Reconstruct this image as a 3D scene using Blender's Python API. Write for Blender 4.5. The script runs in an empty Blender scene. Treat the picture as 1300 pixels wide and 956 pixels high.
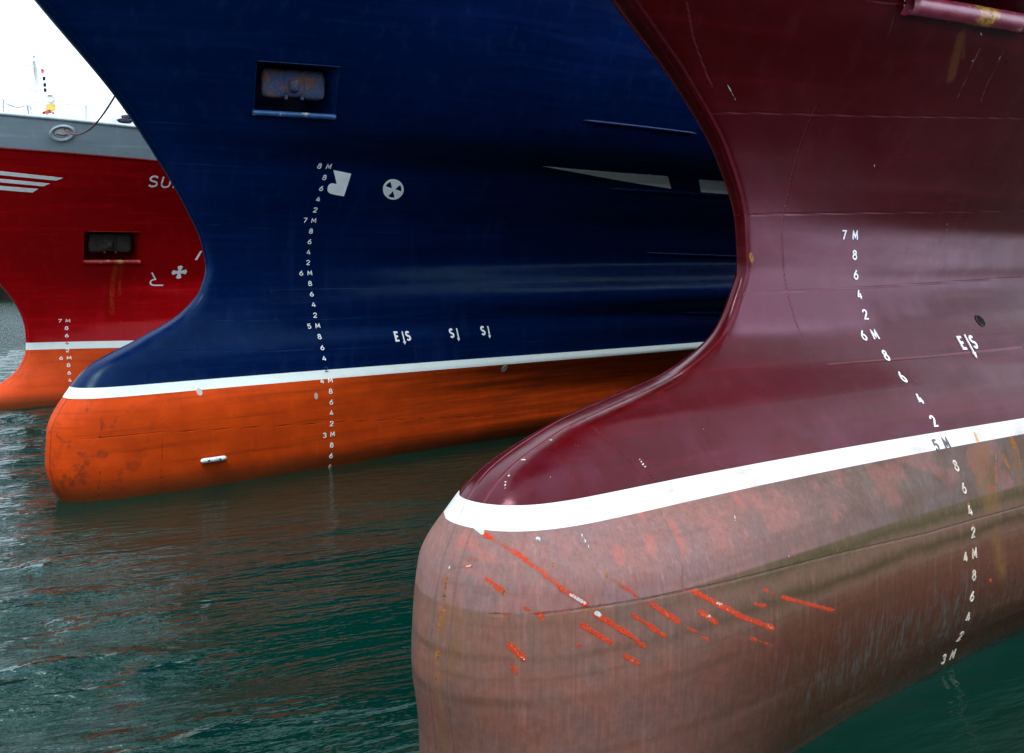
import bpy, bmesh, math, random
import numpy as np
from mathutils import Vector, Matrix
from mathutils.geometry import delaunay_2d_cdt

# ------------------------------------------------------------------ camera, sky, sun, exposure
SC = bpy.context.scene
COL = SC.collection
cam_d = bpy.data.cameras.new('camera'); cam = bpy.data.objects.new('camera', cam_d); COL.objects.link(cam)
cam.location = (0, 0, 3.85); cam.rotation_euler = (math.radians(90), 0, 0)
cam_d.sensor_width = 36.0; cam_d.lens = 1264.0/1300.0*36.0; cam_d.shift_y = -148.0/1300.0
cam_d.clip_end = 6000; cam_d.clip_start = 0.1
SC.camera = cam
SUN_EL, SUN_AZ = 60.0, 198.0           # azimuth: where the light comes from, clockwise from +Y
world = bpy.data.worlds.new('World'); SC.world = world; world.use_nodes = True
wt = world.node_tree; wt.nodes.clear()
def wn(t, **k):
    n = wt.nodes.new(t)
    for a, b in k.items(): setattr(n, a, b)
    return n
sky = wn('ShaderNodeTexSky', sky_type='NISHITA'); sky.sun_disc = False
sky.sun_elevation = math.radians(SUN_EL); sky.sun_rotation = math.radians(SUN_AZ)
sky.air_density = 1.0; sky.dust_density = 2.0
wtc = wn('ShaderNodeTexCoord'); wmap = wn('ShaderNodeMapping'); wmap.inputs['Scale'].default_value = (1, 1, 2.2)
wno = wn('ShaderNodeTexNoise'); wno.inputs['Scale'].default_value = 2.3; wno.inputs['Detail'].default_value = 6
wr = wn('ShaderNodeMapRange'); wr.inputs['From Min'].default_value = 0.40; wr.inputs['From Max'].default_value = 0.60
wr.inputs['To Min'].default_value = 0.6; wr.inputs['To Max'].default_value = 1.0
wmx = wn('ShaderNodeMix', data_type='RGBA'); wmx.inputs['B'].default_value = (10.5, 11.5, 12.5, 1)
wbg = wn('ShaderNodeBackground'); wbg.inputs['Strength'].default_value = 0.14
wout = wn('ShaderNodeOutputWorld')
# overcast deck: brighter towards the zenith, with one bright low cloud bank added out of view for the hulls' sheen
wdot = wn('ShaderNodeVectorMath', operation='DOT_PRODUCT')
wdot.inputs[1].default_value = (math.sin(math.radians(108))*.98, math.cos(math.radians(108))*.98, .2)
wsep = wn('ShaderNodeSeparateXYZ'); wel = wn('ShaderNodeMapRange'); wel.inputs['From Min'].default_value = 0; wel.inputs['From Max'].default_value = 1
wel.inputs['To Min'].default_value = .62; wel.inputs['To Max'].default_value = 1.35
wmul = wn('ShaderNodeVectorMath', operation='SCALE')
wgl = wn('ShaderNodeMapRange', interpolation_type='SMOOTHSTEP'); wgl.inputs['From Min'].default_value = .90; wgl.inputs['From Max'].default_value = .985
wgl.inputs['To Min'].default_value = 0; wgl.inputs['To Max'].default_value = 1
wcl = wn('ShaderNodeMix', data_type='RGBA'); wcl.inputs['A'].default_value = (14.5, 17.8, 20.5, 1); wcl.inputs['B'].default_value = (62, 62, 80, 1)
for a, b in ((wtc.outputs['Generated'], wmap.inputs['Vector']), (wmap.outputs[0], wno.inputs['Vector']), (wno.outputs['Fac'], wr.inputs['Value']),
             (wr.outputs[0], wmx.inputs['Factor']), (wtc.outputs['Generated'], wdot.inputs[0]), (wdot.outputs['Value'], wgl.inputs['Value']), (wgl.outputs[0], wcl.inputs['Factor']), (wcl.outputs['Result'], wmx.inputs['B']), (sky.outputs[0], wmx.inputs['A']), (wtc.outputs['Generated'], wsep.inputs[0]), (wsep.outputs['Z'], wel.inputs['Value']), (wel.outputs[0], wmul.inputs['Scale']), (wmx.outputs['Result'], wmul.inputs[0]), (wmul.outputs[0], wbg.inputs['Color']), (wbg.outputs[0], wout.inputs['Surface'])):
    wt.links.new(a, b)
sun_d = bpy.data.lights.new('sun', 'SUN'); sun_d.energy = 3.2; sun_d.angle = math.radians(20); sun_d.color = (1, .96, .9)
sun = bpy.data.objects.new('sun', sun_d); COL.objects.link(sun)
_el, _az = math.radians(SUN_EL), math.radians(SUN_AZ)
_dir = Vector((math.sin(_az)*math.cos(_el), math.cos(_az)*math.cos(_el), math.sin(_el)))
sun.rotation_euler = _dir.to_track_quat('Z', 'Y').to_euler()
SC.view_settings.view_transform = 'Standard'; SC.view_settings.look = 'None'
SC.view_settings.exposure = -0.05; SC.view_settings.gamma = 1.0
try: SC.view_settings.use_curve_mapping = False
except Exception: pass

# ------------------------------------------------------------------ helpers
def link(o, parent=None):
    COL.objects.link(o)
    if parent is not None: o.parent = parent
    return o
def thing(name, label, cat, loc=(0, 0, 0), rz=0.0, group=None):
    o = bpy.data.objects.new(name, None); o.empty_display_size = .3
    o.location = loc; o.rotation_euler = (0, 0, rz); link(o)
    o['label'] = label; o['category'] = cat
    if group: o['group'] = group
    return o
def mesh(name, verts, faces, mat, parent=None, smooth=True, label=None):
    me = bpy.data.meshes.new(name)
    me.from_pydata([tuple(map(float, v)) for v in verts], [], [tuple(int(i) for i in f) for f in faces]); me.update()
    if mat: me.materials.append(mat)
    if smooth: me.shade_smooth()
    o = bpy.data.objects.new(name, me); link(o, parent)
    if label: o['label'] = label
    return o
def grid_mesh(name, P, mat, parent, keep=None, attrs=None, flip=False):
    """P: (rows, cols, 3) array of points -> one smooth quad mesh."""
    R, C = P.shape[:2]
    idx = np.arange(R*C).reshape(R, C)
    a, b, c, d = idx[:-1, :-1], idx[:-1, 1:], idx[1:, 1:], idx[1:, :-1]
    q = np.stack([a, b, c, d] if not flip else [a, d, c, b], -1)
    if keep is not None: q = q[keep]
    q = q.reshape(-1, 4)
    me = bpy.data.meshes.new(name)
    me.vertices.add(R*C); me.vertices.foreach_set('co', P.reshape(-1).astype(np.float32))
    n = len(q)
    me.loops.add(n*4); me.loops.foreach_set('vertex_index', q.reshape(-1).astype(np.int32))
    me.polygons.add(n); me.polygons.foreach_set('loop_start', (np.arange(n)*4).astype(np.int32))
    me.update(calc_edges=True)
    me.shade_smooth()
    for k, v in (attrs or {}).items():
        at = me.attributes.new(k, 'FLOAT', 'POINT'); at.data.foreach_set('value', v.reshape(-1).astype(np.float32))
    me.materials.append(mat)
    me.validate()
    return link(bpy.data.objects.new(name, me), parent)
def tube(pts, r, n=8, cap=True):
    pts = [Vector(p) for p in pts]; V = []; Fc = []
    rr = r if isinstance(r, (list, tuple)) else [r]*len(pts)
    up = Vector((0, 0, 1))
    for i, p in enumerate(pts):
        t = (pts[min(i+1, len(pts)-1)]-pts[max(i-1, 0)]).normalized()
        ref = up if abs(t.z) < .95 else Vector((1, 0, 0))
        u = t.cross(ref).normalized(); v = t.cross(u)
        for k in range(n):
            a = 2*math.pi*k/n; V.append(p+(u*math.cos(a)+v*math.sin(a))*rr[i])
    for i in range(len(pts)-1):
        for k in range(n):
            Fc.append((i*n+k, i*n+(k+1) % n, (i+1)*n+(k+1) % n, (i+1)*n+k))
    if cap:
        Fc.append(tuple(range(n))); Fc.append(tuple((len(pts)-1)*n+k for k in range(n))[::-1])
    return V, Fc
def merge(*parts):
    V, Fc = [], []
    for v, f in parts:
        o = len(V); V += list(v); Fc += [tuple(i+o for i in g) for g in f]
    return V, Fc
def box(x0, x1, y0, y1, z0, z1):
    V = [(x, y, z) for z in (z0, z1) for y in (y0, y1) for x in (x0, x1)]
    return V, [(0, 2, 3, 1), (4, 5, 7, 6), (0, 1, 5, 4), (2, 6, 7, 3), (0, 4, 6, 2), (1, 3, 7, 5)]

# ------------------------------------------------------------------ material helper
class M:
    def __init__(s, name):
        s.m = bpy.data.materials.new(name); s.m.use_nodes = True; s.t = s.m.node_tree; s.t.nodes.clear()
        s.out = s.t.nodes.new('ShaderNodeOutputMaterial'); s.b = s.t.nodes.new('ShaderNodeBsdfPrincipled')
        s.t.links.new(s.b.outputs[0], s.out.inputs[0]); s._tc = None; s._sep = None
    def val(s, v, sock):
        if hasattr(v, 'links'): s.t.links.new(v, sock)
        else:
            if sock.type == 'RGBA' and not isinstance(v, (int, float)): v = tuple(v)+((1,) if len(v) == 3 else ())
            sock.default_value = v
    def set(s, **k):
        for a, v in k.items(): s.val(v, s.b.inputs[a.replace('_', ' ')])
    def node(s, t, ins=None, **k):
        n = s.t.nodes.new(t)
        for a, b in k.items(): setattr(n, a, b)
        for a, b in (ins or {}).items(): s.val(b, n.inputs[a])
        return n
    @property
    def obj(s):
        if s._tc is None: s._tc = s.node('ShaderNodeTexCoord').outputs['Object']
        return s._tc
    def xyz(s):
        if s._sep is None: s._sep = s.node('ShaderNodeSeparateXYZ', {0: s.obj})
        return s._sep.outputs
    def math(s, op, a, b=0.0, c=0.0, clamp=False):
        n = s.node('ShaderNodeMath', operation=op, use_clamp=clamp)
        s.val(a, n.inputs[0]); s.val(b, n.inputs[1])
        if len(n.inputs) > 2: s.val(c, n.inputs[2])
        return n.outputs[0]
    def noise(s, scale, detail=4, rough=.55, stretch=(1, 1, 1), vec=None, dist=0.0, off=(0, 0, 0)):
        mp = s.node('ShaderNodeMapping', {'Vector': vec if vec is not None else s.obj, 'Scale': stretch, 'Location': off})
        return s.node('ShaderNodeTexNoise', {'Vector': mp.outputs[0], 'Scale': scale, 'Detail': detail, 'Roughness': rough, 'Distortion': dist}).outputs['Fac']
    def rng(s, v, a, b, c=0.0, d=1.0, smooth=True):
        n = s.node('ShaderNodeMapRange', {'Value': v, 'From Min': a, 'From Max': b, 'To Min': c, 'To Max': d})
        if smooth: n.interpolation_type = 'SMOOTHSTEP'
        return n.outputs[0]
    def mix(s, f, a, b, mode='MIX'):
        n = s.node('ShaderNodeMix', data_type='RGBA', blend_type=mode)
        s.val(f, n.inputs[0]); s.val(a, n.inputs[6]); s.val(b, n.inputs[7])
        return n.outputs[2]
    def attr(s, name): return s.node('ShaderNodeAttribute', attribute_name=name).outputs['Fac']
    def ramp(s, v, stops):
        n = s.node('ShaderNodeValToRGB', {0: v}); e = n.color_ramp.elements
        while len(e) > 1: e.remove(e[-1])
        e[0].position = stops[0][0]; e[0].color = tuple(stops[0][1])+(1,)
        for p, c in stops[1:]:
            x = e.new(p); x.color = tuple(c)+(1,)
        return n.outputs[0]
    def bump(s, h, dist, strength=1.0, normal=None):
        n = s.node('ShaderNodeBump', {'Height': h, 'Distance': dist, 'Strength': strength})
        if normal is not None: s.t.links.new(normal, n.inputs['Normal'])
        return n.outputs[0]
def flat_mat(name, col, rough=.5, metal=0.0, var=.15, scale=6, spec=.5):
    m = M(name); n = m.noise(scale, 5)
    m.set(Base_Color=m.mix(m.rng(n, .3, .7), [c*(1-var) for c in col], [min(1, c*(1+var)) for c in col]), Roughness=m.rng(m.noise(scale*3, 3), .3, .7, rough*.8, min(1, rough*1.2)), Metallic=metal)
    m.b.inputs['Specular IOR Level'].default_value = spec
    return m.m

def topside_mat(name, col, col2, seamcol, rough=.32, extra=None, tint=(1, 1, 1, 1), spec=.26):
    m = M(name)
    big = m.noise(.7, 4); mid = m.noise(5, 6, .6); streak = m.noise(3.0, 5, .6, (1.6, 1.6, .10)); band = m.noise(3.0, 5, .6, (.12, .12, 2.6))
    c = m.mix(m.rng(big, .3, .7), col, col2)
    c = m.mix(m.math('MULTIPLY', m.rng(streak, .5, .8), .30), c, [x*1.6+.012 for x in col2])
    c = m.mix(m.math('MULTIPLY', m.rng(band, .5, .72), .40), c, [x*1.7+.0006 for x in col2])
    ro = m.math('ADD', m.rng(band, .3, .7, rough*.8, rough*1.25), m.rng(mid, .35, .75, -.02, .04))
    # plate seams: welded lines kept as a distance on the mesh
    sd = m.math('ADD', m.attr('seam'), m.math('MULTIPLY', m.math('SUBTRACT', m.noise(30, 2), .5), .005))
    brk = m.rng(m.noise(2.2, 3), .35, .6, .35, 1)
    line = m.rng(sd, .004, .013, 1, 0)
    c = m.mix(m.math('MULTIPLY', line, m.math('MULTIPLY', brk, .42)), c, seamcol)
    if extra: c, ro = extra(m, c, ro)
    # plates dish slightly between frames; weld beads stand proud
    n1 = m.bump(m.noise(1.1, 2, .4, (1, 1, 1.3)), .028, .8)
    n1b = m.bump(m.noise(7, 3, .5), .0022, .8, n1)
    n2 = m.bump(m.rng(sd, .0, .018, 1, 0), .0035, .8, n1b)
    n3 = m.bump(m.noise(120, 3, .6), .0004, .6, n2)
    m.set(Base_Color=c, Roughness=ro, Normal=n3)
    m.b.inputs['Specular IOR Level'].default_value = spec
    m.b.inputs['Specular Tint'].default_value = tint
    return m.m
def mask(m, name, soft=.004, jit=.012, js=60):
    d = m.math('ADD', m.attr(name), m.math('MULTIPLY', m.math('SUBTRACT', m.noise(js, 4, .65), .5), jit))
    return m.rng(d, -soft, soft, 1, 0)

def rust_runs(m, c, ro):
    t = m.math('MULTIPLY', mask(m, 'tint', .05, .05, 10), m.rng(m.noise(16, 4, .6, (2, 2, .12)), .40, .65, .1, .8))
    return m.mix(t, c, (.36, .075, .012)), m.math('ADD', ro, m.math('MULTIPLY', t, .4))
def maroon_extra(m, c, ro):
    rust = mask(m, 'rust', .004, .035, 45)
    rc = m.mix(m.rng(m.noise(60, 4), .35, .65), (.16, .05, .01), (.32, .15, .025))
    tint = m.math('MULTIPLY', mask(m, 'tint', .03, .03, 12), .35)
    c = m.mix(tint, c, (.16, .07, .02))
    c = m.mix(rust, c, rc)
    ch = mask(m, 'white', .0025, .012, 90)
    c = m.mix(ch, c, m.mix(m.rng(m.noise(90, 2), .4, .6), (.62, .60, .50), (.40, .42, .36)))
    # pale purple blotches low on the topside above the boot stripe
    z = m.xyz()[2]
    pale_blotch = m.math('MULTIPLY', m.rng(m.noise(1.8, 5, .6, (.8, .8, .8), dist=.6), .46, .62), m.rng(z, 2.9, 2.2, 0, 1))
    c = m.mix(m.math('MULTIPLY', pale_blotch, .15), c, (.10, .028, .060))
    ro = m.math('ADD', ro, m.math('MULTIPLY', rust, .4))
    return c, ro

def lower3_mat():
    m = M('weathered_red_antifouling'); x, y, z = m.xyz()
    fine = m.noise(16, 6, .65); mid = m.noise(3.2, 6, .6); vs = m.noise(9, 6, .6, (1.8, 1.8, .13)); vs2 = m.noise(26, 4, .6, (1.5, 1.5, .08))
    hb = m.noise(3.5, 5, .6, (.15, .15, 3.0))
    zz = m.math('ADD', z, m.math('MULTIPLY', m.math('SUBTRACT', m.noise(1.4, 4, .6, (.8, .8, 2)), .5), .16))
    zz = m.math('ADD', zz, m.math('MULTIPLY', m.math('SUBTRACT', vs, .5), .10))
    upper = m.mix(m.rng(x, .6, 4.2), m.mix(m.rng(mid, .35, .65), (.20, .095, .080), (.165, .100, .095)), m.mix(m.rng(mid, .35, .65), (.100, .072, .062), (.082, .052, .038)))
    f = m.math('DIVIDE', m.math('ADD', zz, .5), 2.1)
    low = m.ramp(f, [(0, (.02, .016, .009)), (.24, (.03, .019, .010)), (.33, (.028, .014, .006)), (.48, (.042, .018, .008)), (.66, (.066, .022, .011)), (.77, (.085, .032, .017)),
                     (.82, (.105, .055, .035)), (.86, (.055, .035, .015)), (.90, (.10, .056, .036)), (.93, (.095, .055, .034)), (.96, (.048, .036, .013)), (.995, (.075, .052, .027))])
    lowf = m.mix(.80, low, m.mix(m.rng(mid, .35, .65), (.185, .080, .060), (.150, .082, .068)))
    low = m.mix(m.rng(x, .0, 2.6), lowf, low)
    seamz = m.rng(z, 1.575, 1.60)
    c = m.mix(seamz, low, upper)
    # vertical run marks and blotches
    c = m.mix(m.math('MULTIPLY', m.rng(vs, .52, .76), .5), c, (1.5, 1.5, 1.5), 'MULTIPLY')
    c = m.mix(m.math('MULTIPLY', m.rng(vs2, .52, .75), .28), c, (.10, .05, .045))
    c = m.mix(m.math('MULTIPLY', m.rng(hb, .52, .72), .30), c, (.09, .05, .034))
    c = m.mix(m.math('MULTIPLY', m.math('MULTIPLY', m.rng(m.noise(2.2, 5), .52, .64), seamz), .20), c, (.34, .11, .095))
    # pale salt streaks low on the side
    zone = m.math('MULTIPLY', m.math('MULTIPLY', m.rng(x, 1.6, 3.2), m.rng(z, .15, .5)), m.math('MULTIPLY', m.rng(z, 1.1, .72), m.rng(x, 6.5, 4.6)))
    c = m.mix(m.math('MULTIPLY', m.math('MULTIPLY', zone, m.math('MULTIPLY', m.rng(m.noise(11, 6, .7, (2.2, 2.2, .12)), .44, .66), m.rng(mid, .35, .6))), .5), c, (.065, .095, .085))
    c = m.mix(1.0, c, m.mix(m.rng(fine, .30, .70), (.91, .90, .89), (1.09, 1.09, 1.10)), 'MULTIPLY')
    c = m.mix(.8, c, m.mix(m.rng(m.noise(20, 5, .65, (2.2, 2.2, .05)), .36, .64), (.93, .92, .91), (1.07, 1.07, 1.07)), 'MULTIPLY')
    # scum lines left by standing at slightly different draughts
    for zl, w_l, k in ((1.30, .020, .35), (1.17, .012, .25), (1.02, .028, .35), (.62, .03, .3), (.36, .04, .4)):
        dl = m.math('ABSOLUTE', m.math('SUBTRACT', m.math('ADD', z, m.math('ADD', m.math('MULTIPLY', m.math('SUBTRACT', fine, .5), .035), m.math('MULTIPLY', m.math('SUBTRACT', mid, .5), .06))), zl))
        c = m.mix(m.math('MULTIPLY', m.math('MULTIPLY', m.rng(dl, w_l*.2, w_l*1.8, 1, 0), m.rng(m.noise(1.3, 4, .6, off=(zl*9, 0, 0)), .38, .62, .25, 1)), k), c, (.045, .026, .012))
    tint = m.math('MULTIPLY', mask(m, 'tint', .09, .10, 8), m.rng(fine, .3, .7, .25, .6))
    c = m.mix(tint, c, (.15, .075, .02))
    sm = m.math('MULTIPLY', m.math('MULTIPLY', mask(m, 'smear', .03, .06, 14), m.rng(vs2, .3, .6, .2, 1)), .38)
    c = m.mix(sm, c, (.42, .10, .07))
    rust = mask(m, 'rust', .004, .022, 50)
    c = m.mix(rust, c, m.mix(m.rng(m.noise(70, 4), .35, .65), (.12, .038, .010), (.27, .11, .022)))
    rj = m.math('MULTIPLY', m.math('SUBTRACT', m.noise(13, 3, .6), .5), .035)
    rdd = m.math('ADD', m.math('ADD', m.attr('red'), rj), m.math('MULTIPLY', m.math('SUBTRACT', m.noise(60, 3, .6), .5), .012))
    halo = m.math('MULTIPLY', m.rng(rdd, -.002, .014, 1, 0), .35)
    c = m.mix(halo, c, (.17, .050, .032))
    rdd = m.math('ADD', rdd, .003)
    red = m.math('MULTIPLY', m.rng(rdd, -.003, .002, 1, 0), m.rng(m.noise(9, 4, .65, off=(2, 2, 2)), .30, .48, .35, 1))
    rc = m.mix(m.rng(m.noise(75, 4, .7), .40, .66), (.36, .026, .007), (.40, .055, .018))
    c = m.mix(red, c, rc)
    c = m.mix(m.math('MULTIPLY', m.rng(rdd, -.011, -.014, 0, 1), m.rng(m.noise(24, 4, .7), .5, .62)), c, (.36, .14, .08))
    wh = mask(m, 'white', .0022, .016, 60)
    c = m.mix(wh, c, m.mix(m.rng(m.noise(80, 3), .4, .6), (.42, .46, .42), (.28, .38, .35)))
    # scuffs and specks
    sp = m.rng(m.noise(34, 3, .7), .70, .76); c = m.mix(m.math('MULTIPLY', sp, .5), c, (.24, .18, .15))
    sp2 = m.rng(m.noise(22, 3, .7, off=(5, 3, 1)), .70, .74); c = m.mix(m.math('MULTIPLY', sp2, .5), c, (.16, .07, .03))
    sd = m.math('ADD', m.attr('seam'), m.math('MULTIPLY', m.math('SUBTRACT', m.noise(50, 2), .5), .008))
    c = m.mix(m.math('MULTIPLY', m.rng(sd, .002, .010, 1, 0), .6), c, (.13, .08, .07))
    n1 = m.bump(m.noise(1.2, 2, .4), .03, .8); n2 = m.bump(m.rng(sd, 0, .016, 1, 0), .006, .9, n1)
    n3 = m.bump(m.math('SUBTRACT', m.noise(30, 5, .65), m.math('MULTIPLY', m.math('MAXIMUM', red, wh), .8)), .0025, .7, n2)
    wet = m.rng(zz, .06, .20, 0, 1)
    m.set(Base_Color=m.mix(wet, m.mix(.5, c, (.01, .012, .006)), c), Roughness=m.math('MULTIPLY', m.rng(fine, .3, .7, .50, .72), m.rng(zz, .02, .14, .45, 1)), Normal=n3)
    m.b.inputs['Specular IOR Level'].default_value = .07
    return m.m

def lower_orange_mat(name, a, b, dark):
    m = M(name); x, y, z = m.xyz()
    fine = m.noise(14, 6, .65); mid = m.noise(2.4, 6, .6); hb = m.noise(4, 6, .65, (.10, .10, 2.8)); vs = m.noise(8, 5, .6, (1.5, 1.5, .12))
    c = m.mix(m.rng(mid, .3, .7), a, b)
    c = m.mix(m.math('MULTIPLY', m.rng(hb, .48, .72), .55), c, dark)
    c = m.mix(m.math('MULTIPLY', m.rng(vs, .55, .8), .30), c, [v*1.2+.02 for v in a])
    c = m.mix(m.math('MULTIPLY', m.rng(fine, .55, .8), .3), c, dark)
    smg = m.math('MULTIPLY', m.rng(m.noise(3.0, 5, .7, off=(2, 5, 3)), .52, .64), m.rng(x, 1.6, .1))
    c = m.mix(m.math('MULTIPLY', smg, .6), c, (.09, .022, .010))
    aft = m.rng(x, 2.0, 9, 0, .65); c = m.mix(m.math('MULTIPLY', aft, m.rng(hb, .35, .6)), c, dark)  # shade towards the stern painted into the colour, as darker streaks
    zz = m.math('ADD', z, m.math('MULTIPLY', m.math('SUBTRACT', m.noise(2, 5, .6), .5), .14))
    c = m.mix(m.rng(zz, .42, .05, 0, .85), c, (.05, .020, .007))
    sd = m.math('ADD', m.attr('seam'), m.math('MULTIPLY', m.math('SUBTRACT', m.noise(40, 2), .5), .012))
    c = m.mix(m.math('MULTIPLY', m.rng(sd, .003, .014, 1, 0), .6), c, [v*.35 for v in dark])
    n1 = m.bump(m.noise(1.2, 2, .4), .03, .8); n2 = m.bump(m.rng(sd, 0, .018, 1, 0), .007, .9, n1); n3 = m.bump(fine, .002, .7, n2)
    m.set(Base_Color=c, Roughness=m.math('MULTIPLY', m.rng(fine, .3, .7, .42, .62), m.rng(zz, .0, .14, .4, 1)), Normal=n3)
    m.b.inputs['Specular IOR Level'].default_value = .07
    return m.m
def stripe_mat(name, col, dirt, d=.25):
    m = M(name); c = m.mix(m.math('MULTIPLY', m.rng(m.noise(5, 6, .65, (.5, .5, 1)), .45, .75), d), col, dirt)
    c = m.mix(m.math('MULTIPLY', m.rng(m.noise(30, 4, .7), .62, .72), .35), c, [v*.6 for v in dirt])
    c = m.mix(m.math('MULTIPLY', m.rng(m.noise(9, 5, .6, (2, 2, .15)), .58, .75), .25), c, dirt)
    ru = mask(m, 'rust', .004, .02, 45); c = m.mix(ru, c, (.45, .20, .03))
    rd = mask(m, 'red', .003, .02, 50); c = m.mix(m.math('MULTIPLY', rd, .55), c, (.60, .14, .10))
    wh = mask(m, 'white', .003, .02, 60); c = m.mix(m.math('MULTIPLY', wh, .5), c, (.45, .45, .42))
    sd = m.attr('seam'); c = m.mix(m.math('MULTIPLY', m.rng(sd, .002, .009, 1, 0), .35), c, [v*.5 for v in col])
    m.set(Base_Color=c, Roughness=.42, Normal=m.bump(m.rng(sd, 0, .014, 1, 0), .004, .8, m.bump(m.noise(1.2, 2, .4), .03, .6)))
    return m.m

# ship lines and marks: ship-local metres, (x aft of the bulb, z above the water)
S1=dict(th=48.0,F=(-14.4,25.2),xm=2.9,x0=((-2.0,-0.4),(-1.0,-0.5),(0.0,0.25),(0.5,1.266),(1.0,1.867),(1.5,2.038),(1.9,2.023),(2.3,1.932),(2.8,1.678),(3.5,1.095),(4.5,0.1),(6.0,-1.3),(8.0,-3.2)),n=((-2.0,1.0),(-1.0,0.8),(0.0,0.5),(0.5,0.4),(1.0,0.25),(2.0,0.12),(6.0,0.25),(8.0,0.3)),L=((-2.0,2.8),(-1.0,2.5),(0.0,1.2),(0.5,0.7),(1.0,0.4),(2.0,0.15),(6.0,0.25),(8.0,0.4)),W=((-2.0,1.1),(-1.0,1.05),(0.0,0.85),(1.0,0.62),(2.0,0.5),(3.0,0.75),(4.0,1.3),(5.0,1.9),(6.0,2.5),(8.0,3.6)),p=((-2.0,1.5),(2.0,1.4),(5.0,1.05),(8.0,0.95)),B=((-2.0,4.6),(0.0,4.8),(3.0,5.1),(8.0,5.1)))
S2=dict(th=48.0,F=(-7.16,16.05),xm=4.4,x0=((-2.0,1.0),(-1.0,0.3),(0.0,-0.14),(0.6,-0.334),(1.1,-0.309),(1.75,0.04),(2.1,0.363),(2.5,1.206),(2.9,1.976),(3.3,2.364),(3.7,2.484),(4.1,2.415),(4.8,2.075),(5.5,1.621),(6.5,0.884),(8.0,-0.531),(10.0,-2.3)),n=((-2.0,0.6),(0.0,0.9),(0.9,0.9),(1.4,0.75),(1.75,0.5),(2.3,0.3),(3.2,0.15),(4.0,0.12),(6.0,0.16),(10.0,0.3)),L=((-2.0,2.5),(0.0,2.8),(0.9,2.8),(1.4,1.7),(1.75,0.8),(2.3,0.5),(3.2,0.2),(4.0,0.15),(6.0,0.2),(10.0,0.4)),W=((-2.0,0.7),(-1.0,0.9),(0.0,1.103),(0.4,1.151),(0.8,1.151),(1.2,1.139),(1.6,1.08),(1.8,0.985),(2.2,0.865),(2.6,0.695),(3.0,0.597),(3.4,0.486),(3.8,0.424),(4.2,0.474),(4.6,0.573),(5.0,0.744),(5.2,0.84),(5.4,0.937),(5.6,1.032),(6.2,1.7),(7.0,2.3),(8.0,3.0),(10.0,4.3)),p=((-2.0,1.8),(0.0,1.8),(2.0,1.5),(4.0,1.3),(6.0,1.1),(10.0,0.95)),B=((-2.0,4.6),(0.0,4.8),(4.0,5.1),(10.0,5.1)))
S3=dict(th=47.0,F=(-0.27,6.76),xm=5.0,x0=((-2.0,1.2),(-1.0,0.25),(0.0,-0.26),(0.6,-0.27),(1.1,-0.33),(1.7,-0.246),(2.15,-0.023),(2.35,0.189),(2.6,0.857),(2.9,2.439),(3.2,3.128),(3.5,3.383),(3.8,3.533),(4.2,3.494),(4.8,3.16),(5.4,2.488),(6.0,1.594),(8.0,-0.952),(10.0,-2.6)),n=((-2.0,0.6),(0.0,1.1),(1.1,1.2),(1.7,1.0),(2.15,0.5),(2.6,0.2),(3.2,0.075),(4.0,0.06),(5.0,0.07),(6.0,0.11),(10.0,0.22)),L=((-2.0,2.5),(0.0,2.8),(1.1,2.9),(1.7,1.7),(2.15,0.7),(2.6,0.33),(3.2,0.11),(4.0,0.08),(5.0,0.09),(6.0,0.14),(10.0,0.3)),W=((-2.0,0.9),(-1.0,1.2),(0.1,1.413),(0.5,1.563),(0.9,1.613),(1.3,1.606),(1.7,1.521),(2.1,1.355),(2.5,1.109),(2.9,0.776),(3.3,0.567),(3.7,0.469),(4.1,0.452),(4.6,0.62),(5.2,0.95),(6.0,1.55),(7.0,2.3),(8.0,3.0),(10.0,4.2)),p=((-2.0,2.6),(0.3,2.6),(1.2,2.0),(2.2,1.5),(3.0,1.1),(3.5,1.0),(6.0,1.0),(10.0,0.95)),B=((-2.0,4.6),(0.0,4.8),(4.0,5.1),(10.0,5.1)))
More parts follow.
